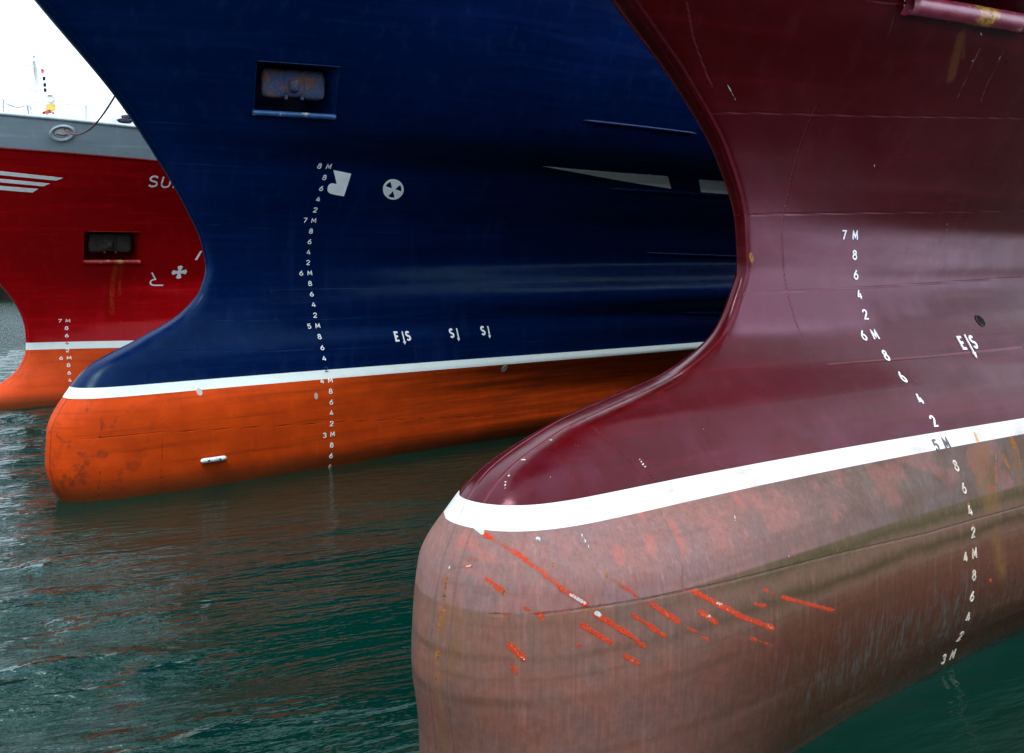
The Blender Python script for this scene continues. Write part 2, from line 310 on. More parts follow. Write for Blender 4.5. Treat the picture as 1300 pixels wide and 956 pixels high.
P_RED=((((-0.067,2.041),(0.001,1.939),(0.094,1.807),(0.182,1.701),(0.29,1.616)),0.018),(((0.335,1.553),(0.58,1.372),(0.686,1.28)),0.018),(((0.25,1.492),(0.44,1.347)),0.018),(((-0.124,1.391),(-0.066,1.311)),0.022),(((-0.124,1.264),(-0.103,1.224)),0.015),(((-0.158,1.785),(-0.126,1.732)),0.015),(((-0.048,1.628),(-0.01,1.593),(0.046,1.585)),0.012),(((0.025,1.56),(0.028,1.547)),0.012),(((0.223,1.368),(0.232,1.364)),0.014),(((-0.208,1.819),(-0.176,1.846)),0.009),(((-0.171,1.878),(-0.149,1.891)),0.007),(((0.485,1.746),(0.585,1.667),(0.663,1.604)),0.011),(((0.738,1.555),(0.981,1.383)),0.018),(((0.6,1.508),(0.734,1.403)),0.014),(((0.734,1.403),(0.86,1.311)),0.018),(((1.181,1.409),(1.337,1.3)),0.02),(((1.16,1.548),(1.35,1.428),(1.616,1.278),(1.957,1.119)),0.022),(((1.058,1.322),(1.15,1.272)),0.012),(((1.192,1.232),(1.256,1.194)),0.012),(((1.701,1.106),(1.969,0.985)),0.011),(((2.072,1.324),(2.533,1.148),(2.719,1.083)),0.016),(((1.759,1.342),(1.87,1.303)),0.014),(((1.875,1.421),(1.971,1.37)),0.01),(((0.541,1.242),(0.642,1.178)),0.02),(((1.049,1.664),(1.069,1.573)),0.006),(((1.057,1.568),(1.205,1.554)),0.008),(((0.651,1.581),(0.787,1.57)),0.008),(((0.263,1.589),(0.395,1.584)),0.006),(((2.434,1.192),(2.744,1.077)),0.012),(((5.523,1.878),(5.21,1.875)),0.006),(((5.454,1.639),(5.526,1.629)),0.012),(((5.293,0.799),(5.326,0.787)),0.014),(((0.087,2.207),(0.108,2.182)),0.012),(((-0.183,1.881),(-0.205,1.83)),0.006),(((0.015,2.106),(0.052,2.065)),0.008),(((0.114,1.591),(0.186,1.584)),0.006),(((-0.135,1.582),(-0.106,1.58)),0.006))
P_SMEAR=((((1.234,1.963),(1.196,1.889),(1.17,1.826)),0.03),(((0.949,1.925),(0.894,1.855)),0.035),(((-0.12,1.996),(-0.125,1.974)),0.04),(((-0.138,1.965),(-0.111,1.896)),0.02),(((-0.183,1.881),(-0.175,1.808),(-0.12,1.71),(-0.036,1.628)),0.012),(((2.041,2.051),(2.028,1.965)),0.03),(((0.627,1.907),(0.594,1.835)),0.03),(((1.026,2.099),(1.011,2.047)),0.03),(((-0.278,1.552),(-0.278,1.552)),0.03),(((-0.145,1.957),(-0.158,1.931)),0.03))
P_WHITE=((((-0.064,2.086),(-0.067,2.047)),0.018),(((0.195,1.691),(0.283,1.625)),0.009),(((0.44,2.01),(0.432,1.939)),0.006),(((0.102,1.99),(0.097,1.976)),0.006),(((0.347,1.556),(0.369,1.539)),0.014),(((1.351,1.435),(1.405,1.413)),0.007),(((-0.187,1.841),(-0.177,1.849)),0.005),(((1.868,1.922),(1.837,1.898)),0.005),(((1.264,1.369),(1.278,1.354)),0.008),(((-0.205,1.83),(-0.215,1.805)),0.008),(((-0.245,1.704),(-0.256,1.653)),0.012),(((-0.078,1.32),(-0.064,1.303)),0.005),(((0.144,2.019),(0.161,2.011)),0.01),(((0.025,2.21),(0.004,2.184)),0.012),(((0.792,2.158),(0.828,2.119)),0.005),(((2.238,1.598),(2.239,1.582)),0.004))
P_CHIP=((((0.707,2.548),(0.727,2.551)),0.009),(((0.814,2.511),(0.835,2.507)),0.006),(((0.406,2.448),(0.413,2.447)),0.006),(((1.308,2.366),(1.317,2.321),(1.334,2.306)),0.01),(((0.256,2.378),(0.235,2.362)),0.006),(((0.198,2.338),(0.159,2.297)),0.005),(((0.449,2.349),(0.46,2.345)),0.004),(((0.55,2.315),(0.559,2.311)),0.004),(((1.849,2.71),(1.861,2.706)),0.004),(((2.113,2.499),(2.13,2.494)),0.004),(((1.297,2.691),(1.297,2.691)),0.004),(((4.088,6.158),(4.144,6.074)),0.007),(((4.551,6.209),(4.615,6.177)),0.004),(((4.62,6.158),(4.634,6.145)),0.01),(((4.638,6.091),(4.671,6.075)),0.012),(((4.691,6.062),(4.727,6.046)),0.011),(((4.718,6.015),(4.752,5.968)),0.005),(((5.182,6.088),(5.201,6.049)),0.012),(((5.184,6.006),(5.212,5.988)),0.008),(((5.508,6.023),(5.504,6.012)),0.008),(((5.312,6.254),(5.355,6.239)),0.012),(((5.329,5.78),(5.342,5.775)),0.01),(((5.669,5.794),(5.644,5.851),(5.644,5.894)),0.004),(((5.239,6.124),(5.337,6.042)),0.004),(((6.484,4.253),(6.529,4.182)),0.004),(((5.161,2.662),(5.164,2.65)),0.006),(((4.862,2.598),(4.874,2.586)),0.006),(((2.886,5.385),(2.968,5.327),(3.055,5.261)),0.003),(((4.895,4.826),(4.986,4.754)),0.004))
P_RUST=((((-0.232,1.754),(-0.239,1.729),(-0.251,1.678)),0.009),(((-0.278,1.552),(-0.283,1.526)),0.012),(((-0.288,1.501),(-0.292,1.476)),0.012),(((-0.292,1.476),(-0.318,1.298),(-0.33,1.096)),0.007),(((-0.321,1.273),(-0.321,1.273)),0.012),(((-0.121,1.718),(-0.119,1.707)),0.014),(((0.154,1.875),(0.149,1.858)),0.01),(((0.457,1.782),(0.454,1.767)),0.008),(((0.28,1.593),(0.363,1.582)),0.008),(((5.52,2.143),(5.517,2.068)),0.014),(((6.083,2.025),(6.104,1.966)),0.035),(((5.852,1.895),(5.905,1.778)),0.022),(((5.003,1.943),(4.993,1.888)),0.02),(((5.009,1.549),(4.998,1.499)),0.02),(((5.011,1.365),(5.029,1.309)),0.014),(((5.741,1.935),(5.542,1.579)),0.01),(((6.137,1.92),(6.122,1.751)),0.012),(((4.75,6.192),(4.841,6.221),(4.996,6.139)),0.05),(((4.89,6.077),(5.017,6.091)),0.02),(((0.459,1.782),(0.45,1.757)),0.008),(((0.263,1.582),(0.349,1.584)),0.006),(((5.515,2.136),(5.501,2.076)),0.012))
P_TINT=((((5.5,1.962),(5.394,1.706),(5.425,1.568)),0.16),(((6.072,1.955),(6.024,1.623)),0.06),(((5.433,1.213),(5.51,0.841)),0.08),(((4.895,6.058),(5.195,5.789)),0.012),(((4.976,5.954),(5.222,5.621)),0.05),(((-0.262,1.628),(-0.33,1.096)),0.03),(((-0.283,1.526),(-0.312,1.349)),0.02))
SEAM1=(((1.096,4.537),(2.885,4.495)),((2.182,4.952),(3.728,4.919)),((1.286,3.541),(3.166,3.468),(4.79,3.371)),((1.897,2.802),(4.843,2.649)),((2.002,2.164),(4.692,2.126)),((3.83,3.636),(4.153,1.684)),((1.978,0.914),(1.676,0.689),(1.247,0.366)))
SEAM2=(((1.186,6.194),(2.932,6.169),(6.832,6.07)),((1.598,5.536),(3.203,5.518),(6.742,5.445)),((2.249,4.495),(3.182,4.442),(8.744,4.361)),((2.4,3.335),(3.416,3.312),(14.561,3.223)),((2.075,2.8),(3.324,2.739),(14.145,2.643)),((1.243,2.324),(3.182,2.2),(9.782,2.059)),((-0.318,0.995),(0.277,1.017),(1.18,1.011),(2.934,0.906),(4.579,0.807),(9.065,0.476),(11.959,0.408)),((0.303,1.626),(0.277,1.014),(0.255,-0.099)),((1.132,2.317),(1.212,1.847),(1.2,1.073),(1.179,0.007)),((3.65,2.973),(3.65,1.779)),((3.31,5.634),(3.525,4.434),(3.65,2.973)),((0.513,6.955),(2.648,6.953)),((3.108,6.347),(3.152,5.694)))
SEAM3=(((2.816,5.145),(3.306,5.178),(4.515,5.228),(6.628,5.349)),((3.479,4.269),(5.115,4.331),(7.767,4.418)),((3.428,3.536),(5.383,3.573),(8.02,3.644)),((4.141,2.861),(5.632,2.856),(7.303,2.871)),((-0.262,1.628),(-0.278,1.552),(-0.163,1.576),(0.059,1.584),(0.28,1.593),(0.595,1.585),(1.047,1.57),(1.614,1.543),(2.807,1.495),(4.211,1.421),(6.009,1.388)),((1.028,2.64),(1.072,2.591),(1.213,2.367),(1.243,2.187)),((1.243,2.187),(1.195,1.992),(1.105,1.818),(1.054,1.574)),((3.884,5.304),(3.952,4.781),(3.989,4.392),(3.979,4.28),(4.003,3.842),(4.012,3.535),(4.04,3.153),(4.044,2.944)),((1.293,2.321),(1.368,2.197)),((3.704,6.113),(4.076,6.129)),((4.097,6.035),(4.173,5.858)),((5.315,5.884),(5.388,5.721),(5.492,5.468)),((5.644,5.894),(5.756,5.599),(5.832,5.46)),((2.118,5.96),(2.342,5.722),(2.766,5.357)))

# ------------------------------------------------------------------ hull shape
def pchip(xs, ys):
    xs = np.array(xs, float); ys = np.array(ys, float); h = np.diff(xs); d = np.diff(ys)/h
    m = np.zeros_like(ys); m[0] = d[0]; m[-1] = d[-1]
    for i in range(1, len(xs)-1):
        if d[i-1]*d[i] > 0:
            w1 = 2*h[i]+h[i-1]; w2 = h[i]+2*h[i-1]; m[i] = (w1+w2)/(w1/d[i-1]+w2/d[i])
    def f(x):
        x = np.clip(np.asarray(x, float), xs[0], xs[-1]); i = np.clip(np.searchsorted(xs, x)-1, 0, len(xs)-2)
        t = (x-xs[i])/h[i]
        return (2*t**3-3*t**2+1)*ys[i]+(t**3-2*t**2+t)*h[i]*m[i]+(-2*t**3+3*t**2)*ys[i+1]+(t**3-t**2)*h[i]*m[i+1]
    return f
class Hull:
    """stem profile x0(z) and half breadth y(x, z); bow points to local -x, port side is local -y"""
    def __init__(s, D):
        s.D = D
        for k in ('x0', 'n', 'L', 'W', 'p', 'B'): setattr(s, k, pchip(*zip(*D[k])))
        s.xm = D['xm']
        zt = np.linspace(-2.5, 12, 600); n = s.n(zt); S = np.maximum(s.xm-s.x0(zt), .05); B = s.B(zt)-n
        g = np.clip(s.W(zt)-n*np.sqrt(1-np.exp(-2.5*S/s.L(zt))), .02, B*.97)
        s._zt = zt; s._lam = S/(-np.log(1-g/B))**(1/s.p(zt))
    def y(s, x, z):
        q = np.maximum(x-s.x0(z), 0); n = s.n(z)
        return n*np.sqrt(1-np.exp(-2.5*q/s.L(z)))+(s.B(z)-n)*(1-np.exp(-(q/np.interp(z, s._zt, s._lam))**s.p(z)))
    def pt(s, x, z, side=-1):
        x = np.asarray(x, float); z = np.asarray(z, float)
        return np.stack(np.broadcast_arrays(x, side*s.y(x, z), z), -1)
    def nrm(s, x, z, side=-1):
        e = 1e-3; x = np.maximum(x, s.x0(z)+2*e)
        n = np.cross(s.pt(x+e, z, side)-s.pt(x-e, z, side), s.pt(x, np.asarray(z)+e, side)-s.pt(x, np.asarray(z)-e, side))
        n /= np.linalg.norm(n, axis=-1, keepdims=True)+1e-12
        return n*np.sign(n[..., 1:2]*side+1e-9)
    def place(s, pts2, off, side=-1):
        a = np.array(pts2, float); return s.pt(a[:, 0], a[:, 1], side)+s.nrm(a[:, 0], a[:, 1], side)*off

def seg_dist(P, segs):
    """distance of points P (n,3) to polylines [(pts3d, halfwidth)], minus the half width, cut off at .2"""
    out = np.full(len(P), .2, np.float32)
    for pl, w in segs:
        lo = pl.min(0)-.22-w; hi = pl.max(0)+.22+w
        k = np.where(((P > lo) & (P < hi)).all(1))[0]
        if not len(k): continue
        Q = P[k]; best = np.full(len(k), 9.0)
        for a, b in zip(pl[:-1], pl[1:]):
            d = b-a; L = (d*d).sum()
            t = np.clip(((Q-a)@d)/L, 0, 1) if L > 1e-9 else np.zeros(len(Q))
            best = np.minimum(best, np.linalg.norm(Q-(a+t[:, None]*d), axis=1))
        out[k] = np.minimum(out[k], best-w)
    return out
def dens(h, poly, side=-1, step=.12):
    poly = np.array(poly, float)
    if len(poly) == 1: poly = np.vstack([poly, poly+.001])
    r = []
    for a, b in zip(poly[:-1], poly[1:]):
        n = max(2, int(np.linalg.norm(b-a)/step)+1); t = np.linspace(0, 1, n)[:, None]; r.append(a+(b-a)*t)
    r = np.vstack(r); return h.pt(r[:, 0], r[:, 1], side)

def zrows(h, a, b, step):
    """levels between a and b, spaced evenly along the stem profile"""
    z = np.linspace(a, b, 4000); x = h.x0(z); s = np.concatenate([[0], np.cumsum(np.hypot(np.diff(z), .6*np.diff(x)))])
    n = max(2, int(s[-1]/step)+1); return np.interp(np.linspace(0, s[-1], n), s, z)

def hull_part(h, name, z, mat, parent, q1, dq, qend, paint, pocket=None, coarse=8):
    """port and starboard plating between the levels z as one mesh"""
    qn = np.concatenate([[0], np.geomspace(.002, q1, 26)]); qm = np.arange(q1+dq, qend, dq)
    qa = np.concatenate([qm[-1]+np.cumsum(np.geomspace(dq*1.3, 1.2, 22))]); tail = np.arange(qa[-1]+1.2, 30, 1.2)
    q = np.concatenate([qn, qm, qa, tail])
    qs = np.concatenate([qn, np.cumsum(np.full(int((qend-q1)/(dq*coarse)), dq*coarse))+q1]); qs = np.concatenate([qs, qs[-1]+np.cumsum(np.geomspace(dq*coarse, 1.2, 12))])
    qs = np.concatenate([qs, np.arange(qs[-1]+1.2, 30, 1.2)])
    Z, Q = np.meshgrid(z, q, indexing='ij')
    X = h.x0(Z)+Q
    keep = None
    if pocket:
        (za, xa0, xb0), (zb, xa1, xb1) = pocket            # bottom and top level with fore and aft edges
        zi = np.clip(Z, za, zb); t = (zi-za)/(zb-za); xa = xa0+(xa1-xa0)*t; xb = xb0+(xb1-xb0)*t
        off = h.x0(zi); qa_, qb_ = xa-off, xb-off
        ia = int(np.argmin(np.abs(q-(.5*(xa0+xa1)-float(h.x0(.5*(za+zb))))))); ib = int(np.argmin(np.abs(q-(.5*(xb0+xb1)-float(h.x0(.5*(za+zb)))))))
        k = np.arange(len(q))[None, :]*np.ones_like(Z)
        w = np.exp(-np.maximum(0, np.maximum(za-Z, Z-zb))/.6)
        Qn = np.where(k <= ia, Q*qa_/q[ia], np.where(k <= ib, qa_+(Q-q[ia])/(q[ib]-q[ia])*(qb_-qa_), qb_+(Q-q[ib])))
        X = h.x0(Z)+Q*(1-w)+Qn*w
        zc = .5*(z[:-1]+z[1:]); keep = np.ones((len(z)-1, len(q)-1), bool)
        rows = np.where((zc > za) & (zc < zb))[0]; keep[rows[0]:rows[-1]+1, ia:ib] = False
    P = np.stack([X, -h.y(X, Z), Z], -1)
    # starboard columns continue the same rows, mirrored
    Zs, Qs = np.meshgrid(z, qs, indexing='ij'); Xs = h.x0(Zs)+Qs
    Ps = np.stack([Xs, h.y(Xs, Zs), Zs], -1)
    A = np.concatenate([Ps[:, :0:-1], P], 1)
    if keep is not None: keep = np.concatenate([np.ones((len(z)-1, len(qs)-1), bool), keep], 1)
    attrs = {}; flat = A.reshape(-1, 3)
    for k, segs in paint.items():
        attrs[k] = seg_dist(flat, segs)
    if 'seam' in attrs:                                   # edges of the bar that closes the stem
        stem = np.abs(np.abs(flat[:, 1])-np.interp(flat[:, 2], (-2, 0, 1.5, 2.6, 4, 10), (.09, .09, .085, .075, .062, .2)))
        attrs['seam'] = np.minimum(attrs['seam'], np.where(flat[:, 0]-h.x0(flat[:, 2]) < .5, stem, .2))
    return grid_mesh(name, A, mat, parent, keep, attrs, flip=True)

# ------------------------------------------------------------------ marks on the plating
def arc(cx, cy, rx, ry, a0, a1, n=9):
    return [(cx+rx*math.cos(math.radians(a0+(a1-a0)*i/(n-1))), cy+ry*math.sin(math.radians(a0+(a1-a0)*i/(n-1)))) for i in range(n)]
GL = {
 '2': [([(.02, .74)]+arc(.3, .74, .28, .26, 170, -40, 9)+[(.0, 0), (.6, 0)], 0)],
 '3': [([(.03, .82)]+arc(.28, .76, .27, .24, 150, -85, 8)+arc(.28, .26, .3, .26, 85, -150, 9), 0)],
 '4': [([(.46, 0), (.46, .62)], 0), ([(.36, 1), (.02, .26), (.62, .26)], 0)],
 '5': [([(.56, 1), (.1, 1), (.06, .56)]+arc(.28, .31, .29, .31, 110, -150, 10), 0)],
 '6': [([(.48, 1), (.16, .66)]+arc(.3, .29, .29, .29, 160, 510, 16), 0)],
 '7': [([(0, 1), (.6, 1), (.2, 0)], 0)],
 '8': [(arc(.3, .27, .29, .27, 90, 450, 15), 0), (arc(.3, .77, .23, .23, -90, 270, 13), 0)],
 'M': [([(0, 0), (.06, 1), (.38, .25), (.70, 1), (.76, 0)], 0)],
 'E': [([(.58, 1), (.04, 1), (.04, 0), (.58, 0)], 0), ([(.04, .52), (.48, .52)], 0)],
 'S': [(arc(.3, .75, .27, .25, 30, 270, 9)+arc(.3, .25, .29, .25, 90, -150, 9)[1:], 0)],
 'U': [([(.02, 1), (.02, .3)]+arc(.31, .3, .29, .3, 180, 360, 9)+[(.6, 1)], 0)],
 'R': [([(.04, 0), (.04, 1), (.3, 1)]+arc(.32, .76, .25, .24, 90, -90, 8)+[(.06, .52)], 0), ([(.3, .52), (.6, 0)], 0)],
}
def strip(poly, w):
    """polyline -> (2n points, quads) ribbon with mitred joints"""
    P = []
    for a, b in zip(poly[:-1], poly[1:]):
        n = max(1, int(math.dist(a, b)/.03)); P += [(a[0]+(b[0]-a[0])*i/n, a[1]+(b[1]-a[1])*i/n) for i in range(n)]
    P.append(poly[-1]); V = []
    for i, p in enumerate(P):
        a, b = P[max(i-1, 0)], P[min(i+1, len(P)-1)]
        if i and i < len(P)-1:
            d1 = (p[0]-a[0], p[1]-a[1]); d2 = (b[0]-p[0], b[1]-p[1]); l1 = math.hypot(*d1) or 1; l2 = math.hypot(*d2) or 1
            d = (d1[0]/l1+d2[0]/l2, d1[1]/l1+d2[1]/l2); l = math.hypot(*d) or 1; d = (d[0]/l, d[1]/l)
            k = min(1.6, 1/max(.5, abs(d[0]*d1[0]/l1+d[1]*d1[1]/l1)))
        else:
            d = (b[0]-a[0], b[1]-a[1]); l = math.hypot(*d) or 1; d = (d[0]/l, d[1]/l); k = 1
        V += [(p[0]-d[1]*w*k, p[1]+d[0]*w*k), (p[0]+d[1]*w*k, p[1]-d[0]*w*k)]
    return V, [(2*i, 2*i+1, 2*i+3, 2*i+2) for i in range(len(P)-1)]
def relief(h, V2, Fc, off, side=-1):
    """raise 2D faces (x, z) off the plating as a thin plate with a skirt"""
    top = h.place(V2, off, side); bot = h.place(V2, -.004, side); n = len(V2)
    cnt = {}
    for f in Fc:
        for i in range(len(f)):
            a, b = f[i], f[(i+1) % len(f)]
            if (b, a) in cnt: cnt.pop((b, a))
            else: cnt[(a, b)] = 1
    return list(top)+list(bot), [tuple(f) for f in Fc]+[(b, a, a+n, b+n) for a, b in cnt]
def write(h, text, x, z, hgt, wid, off=.007, lw=.085, slant=0.0, side=-1, gap=.25):
    parts = []; cx = x
    for ch in text:
        for k, (poly, _) in enumerate(GL.get(ch, [])):
            V, Fc = strip([(p[0]*wid, p[1]*hgt) for p in poly], lw*hgt)
            V = [(cx+a+b*slant, z+b) for a, b in V]
            parts.append(relief(h, V, Fc, off+k*.0015, side))
        cx += wid*(.8 if ch == 'M' else .62)+gap*wid if ch != ' ' else wid*.5
    return merge(*parts)
def patch(h, poly, off, side=-1, step=.06, holes=()):
    poly = list(poly); xs = [p[0] for p in poly]; zs = [p[1] for p in poly]
    rim = []
    for a, b in zip(poly, poly[1:]+poly[:1]):
        n = max(1, int(math.dist(a, b)/step)); rim += [(a[0]+(b[0]-a[0])*i/n, a[1]+(b[1]-a[1])*i/n) for i in range(n)]
    def inside(p, pg):
        c = False; j = len(pg)-1
        for i in range(len(pg)):
            if (pg[i][1] > p[1]) != (pg[j][1] > p[1]) and p[0] < (pg[j][0]-pg[i][0])*(p[1]-pg[i][1])/(pg[j][1]-pg[i][1])+pg[i][0]: c = not c
            j = i
        return c
    pts = [Vector(p) for p in rim]; edges = [(i, (i+1) % len(rim)) for i in range(len(rim))]
    for hl in holes:
        o = len(pts); pts += [Vector(p) for p in hl]; edges += [(o+i, o+(i+1) % len(hl)) for i in range(len(hl))]
    X = np.arange(min(xs)+step*.6, max(xs), step); Z = np.arange(min(zs)+step*.6, max(zs), step)
    pts += [Vector((a, b)) for a in X for b in Z if inside((a, b), poly)]
    v, e, f, *_ = delaunay_2d_cdt(pts, edges, [], 0, 1e-5)
    fs = []
    for t in f:
        c = (sum(v[i].x for i in t)/3, sum(v[i].y for i in t)/3)
        if inside(c, rim) and not any(inside(c, hl) for hl in holes): fs.append(tuple(t))
    return relief(h, [(p.x, p.y) for p in v], fs, off, side)
def bar_on(h, pts, r, out=.4, n=10, side=-1):
    """half round bar welded along the plating"""
    a = np.array(pts, float); k = max(2, int(np.abs(np.diff(a[:, 0])).sum()/.12)); t = np.linspace(0, len(a)-1, k)
    x = np.interp(t, range(len(a)), a[:, 0]); z = np.interp(t, range(len(a)), a[:, 1])
    C_ = h.pt(x, z, side); N = h.nrm(x, z, side); T = np.gradient(C_, axis=0); T /= np.linalg.norm(T, axis=1, keepdims=True); U = np.cross(N, T)
    V = []; rr = np.minimum(1, np.minimum(np.arange(k)+.02, np.arange(k)[::-1]+.02)/1.5)
    for i in range(k):
        for j in range(n):
            an = 2*math.pi*j/n; V.append(C_[i]+(N[i]*(math.cos(an)+out)+U[i]*math.sin(an))*r*rr[i])
    Fc = [(i*n+j, i*n+(j+1) % n, (i+1)*n+(j+1) % n, (i+1)*n+j) for i in range(k-1) for j in range(n)]
    return V, Fc

# ------------------------------------------------------------------ materials
MAT = {}
MAT['sea'] = None
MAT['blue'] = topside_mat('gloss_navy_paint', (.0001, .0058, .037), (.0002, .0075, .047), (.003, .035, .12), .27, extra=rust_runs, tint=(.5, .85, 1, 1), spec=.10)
MAT['red'] = topside_mat('gloss_scarlet_paint', (.27, .0004, .0022), (.32, .0005, .003), (.50, .02, .02), .22, extra=rust_runs, tint=(1, .7, .75, 1), spec=.16)
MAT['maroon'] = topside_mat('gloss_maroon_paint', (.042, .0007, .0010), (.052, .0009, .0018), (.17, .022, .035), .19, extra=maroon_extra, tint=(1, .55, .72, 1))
MAT['navy_trim'] = flat_mat('navy_trim_paint', (.0004, .012, .065), .25, spec=.3)
MAT['scarlet_trim'] = flat_mat('scarlet_trim_paint', (.20, .001, .003), .3, spec=.3)
MAT['maroon_trim'] = flat_mat('maroon_trim_paint', (.045, .0008, .003), .25, spec=.3)
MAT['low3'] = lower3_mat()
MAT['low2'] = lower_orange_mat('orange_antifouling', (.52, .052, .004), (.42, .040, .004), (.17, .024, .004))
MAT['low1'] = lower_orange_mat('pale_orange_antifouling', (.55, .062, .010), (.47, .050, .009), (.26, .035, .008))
MAT['stripe3'] = stripe_mat('white_boot_stripe_paint', (.52, .505, .475), (.30, .24, .17), .6)
MAT['stripe2'] = stripe_mat('pale_boot_stripe_paint', (.60, .68, .66), (.42, .48, .46), .3)
MAT['white'] = flat_mat('white_mark_paint', (.82, .84, .82), .45, var=.05)
MAT['aged'] = flat_mat('aged_mark_paint', (.44, .38, .30), .6, var=.35, scale=30)
MAT['dark'] = flat_mat('dark_mark_paint', (.06, .045, .05), .5)
MAT['navy_mark'] = flat_mat('navy_mark_paint', (.01, .03, .09), .5)
MAT['red_mark'] = flat_mat('red_mark_paint', (.5, .02, .02), .5)
MAT['grey'] = topside_mat('pale_grey_bulwark_paint', (.29, .37, .41), (.32, .40, .44), (.40, .48, .5), .4)
MAT['greytrim'] = flat_mat('pale_grey_trim_paint', (.34, .42, .45), .4)
MAT['deck'] = flat_mat('green_deck_paint', (.08, .12, .10), .7)
MAT['pipe'] = flat_mat('white_steel_paint', (.78, .78, .76), .4, var=.06)
MAT['rope'] = flat_mat('dark_red_rope', (.10, .035, .05), .85, scale=40, var=.4)
MAT['black'] = flat_mat('matt_black', (.012, .010, .010), .9, spec=.1)
MAT['yellow'] = flat_mat('yellow_equipment_paint', (.75, .48, .06), .5)
MAT['orange'] = flat_mat('orange_equipment_paint', (.7, .25, .04), .5)
MAT['zinc'] = flat_mat('zinc_anode', (.62, .66, .68), .55, var=.3, scale=25)
MAT['concrete'] = flat_mat('quay_asphalt', (.055, .053, .05), .9, var=.25, scale=1.2)
MAT['darkquay'] = flat_mat('far_quay_wall', (.010, .008, .006), .95, var=.3, scale=.6, spec=.05)
def anchor_mat():
    m = M('rusty_anchor_paint'); c = m.mix(m.rng(m.noise(5, 6, .7), .46, .60), (.008, .025, .07), (.075, .030, .012))
    c = m.mix(m.rng(m.noise(16, 5, .7, off=(3, 1, 2)), .60, .70), c, (.25, .075, .015))
    m.set(Base_Color=c, Roughness=.75, Normal=m.bump(m.noise(12, 6, .7), .03, 1)); return m.m
MAT['anchor'] = anchor_mat()
MAT['oldiron'] = flat_mat('dark_old_iron', (.016, .008, .004), .8, var=.5, scale=9)
def lip_mat(name, col, rustx=None):
    m = M(name); c = m.mix(m.rng(m.noise(6, 5), .3, .7), col, [v*1.3+.01 for v in col])
    s = m.noise(5, 6, .7, (1, 1, 1), off=(1, 4, 2)); c = m.mix(m.rng(s, .60, .68), c, (.5, .42, .32))
    if rustx is not None:
        x = m.xyz()[0]; d = m.math('ABSOLUTE', m.math('SUBTRACT', x, rustx[0]))
        k = m.math('ADD', d, m.math('MULTIPLY', m.math('SUBTRACT', m.noise(9, 6, .75), .5), rustx[1]*4.0))
        c = m.mix(m.rng(k, rustx[1]*.5, rustx[1], 1, 0), c, m.mix(m.rng(m.noise(22, 5, .7), .35, .6), (.12, .035, .01), (.50, .24, .04)))
    m.set(Base_Color=c, Roughness=.3, Normal=m.bump(m.noise(7, 4), .01, .7)); return m.m

# ------------------------------------------------------------------ sea
def sea_mat():
    m = M('harbour_water'); m.t.nodes.remove(m.b)
    m.b = m.node('ShaderNodeBsdfPrincipled'); m.t.links.new(m.b.outputs[0], m.out.inputs[0])
    rot = m.node('ShaderNodeMapping', {'Vector': m.obj, 'Rotation': (0, 0, math.radians(-24))}).outputs[0]
    a = m.noise(2.2, 2, .45, (.7, 2.6, 1), vec=rot)
    b = m.noise(5.5, 3, .5, (.7, 2.4, 1), vec=rot, off=(4, 2, 0))
    d = m.noise(18, 2, .5, (.8, 2.0, 1), vec=rot)
    ch = m.attr('chop')
    n = m.bump(m.math('MULTIPLY', a, ch), .13, 1.0); n = m.bump(m.math('MULTIPLY', b, ch), .055, 1.0, n); n = m.bump(m.math('MULTIPLY', d, ch), .006, 1.0, n)
    m.set(Base_Color=m.mix(m.rng(m.noise(.25, 4), .35, .65), (.0001, .0135, .0085), (.0001, .0175, .0115)), Roughness=.03, IOR=1.333, Normal=n)
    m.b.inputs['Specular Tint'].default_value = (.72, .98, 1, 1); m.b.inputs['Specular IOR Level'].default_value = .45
    return m.m
seam_ = sea_mat()
def wave(X, Y):
    rs = np.random.RandomState(4); Z = np.zeros_like(X)
    for i in range(46):
        L = rs.uniform(.38, 2.4); an = math.radians(rs.normal(112, 17)); k = 2*math.pi/L
        Z += .0052*L**.75*np.sin(k*(X*math.cos(an)+Y*math.sin(an))+rs.uniform(0, 6.28))
    return Z
gx = np.concatenate([-np.geomspace(2500, 42, 16), np.arange(-38, 22, .09), np.geomspace(26, 2500, 16)])
gy = np.concatenate([-np.geomspace(400, 8, 10), np.arange(-4, 44, .09), np.geomspace(50, 4500, 20)])
GY, GX = np.meshgrid(gy, gx, indexing='ij')
fade = np.clip((GX+38)/6, 0, 1)*np.clip((22-GX)/4, 0, 1)*np.clip((GY+4)/3, 0, 1)*np.clip((44-GY)/6, 0, 1)
def sst(v, a, b): t = np.clip((v-a)/(b-a), 0, 1); return t*t*(3-2*t)
# the basin is ruffled in the open, calm in the lee of the hulls
chop = np.clip(.22+.9*np.maximum(sst((GX+2)*-.79+(GY-9)*-.61, -1.0, 1.8), sst(-GX, 7.5, 10)*(1-.62*sst(GY, 30, 60))), .2, 1.25)
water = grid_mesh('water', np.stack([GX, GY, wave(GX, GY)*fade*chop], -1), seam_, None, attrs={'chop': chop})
water['kind'] = 'structure'; water['label'] = 'dark green rippled harbour water'

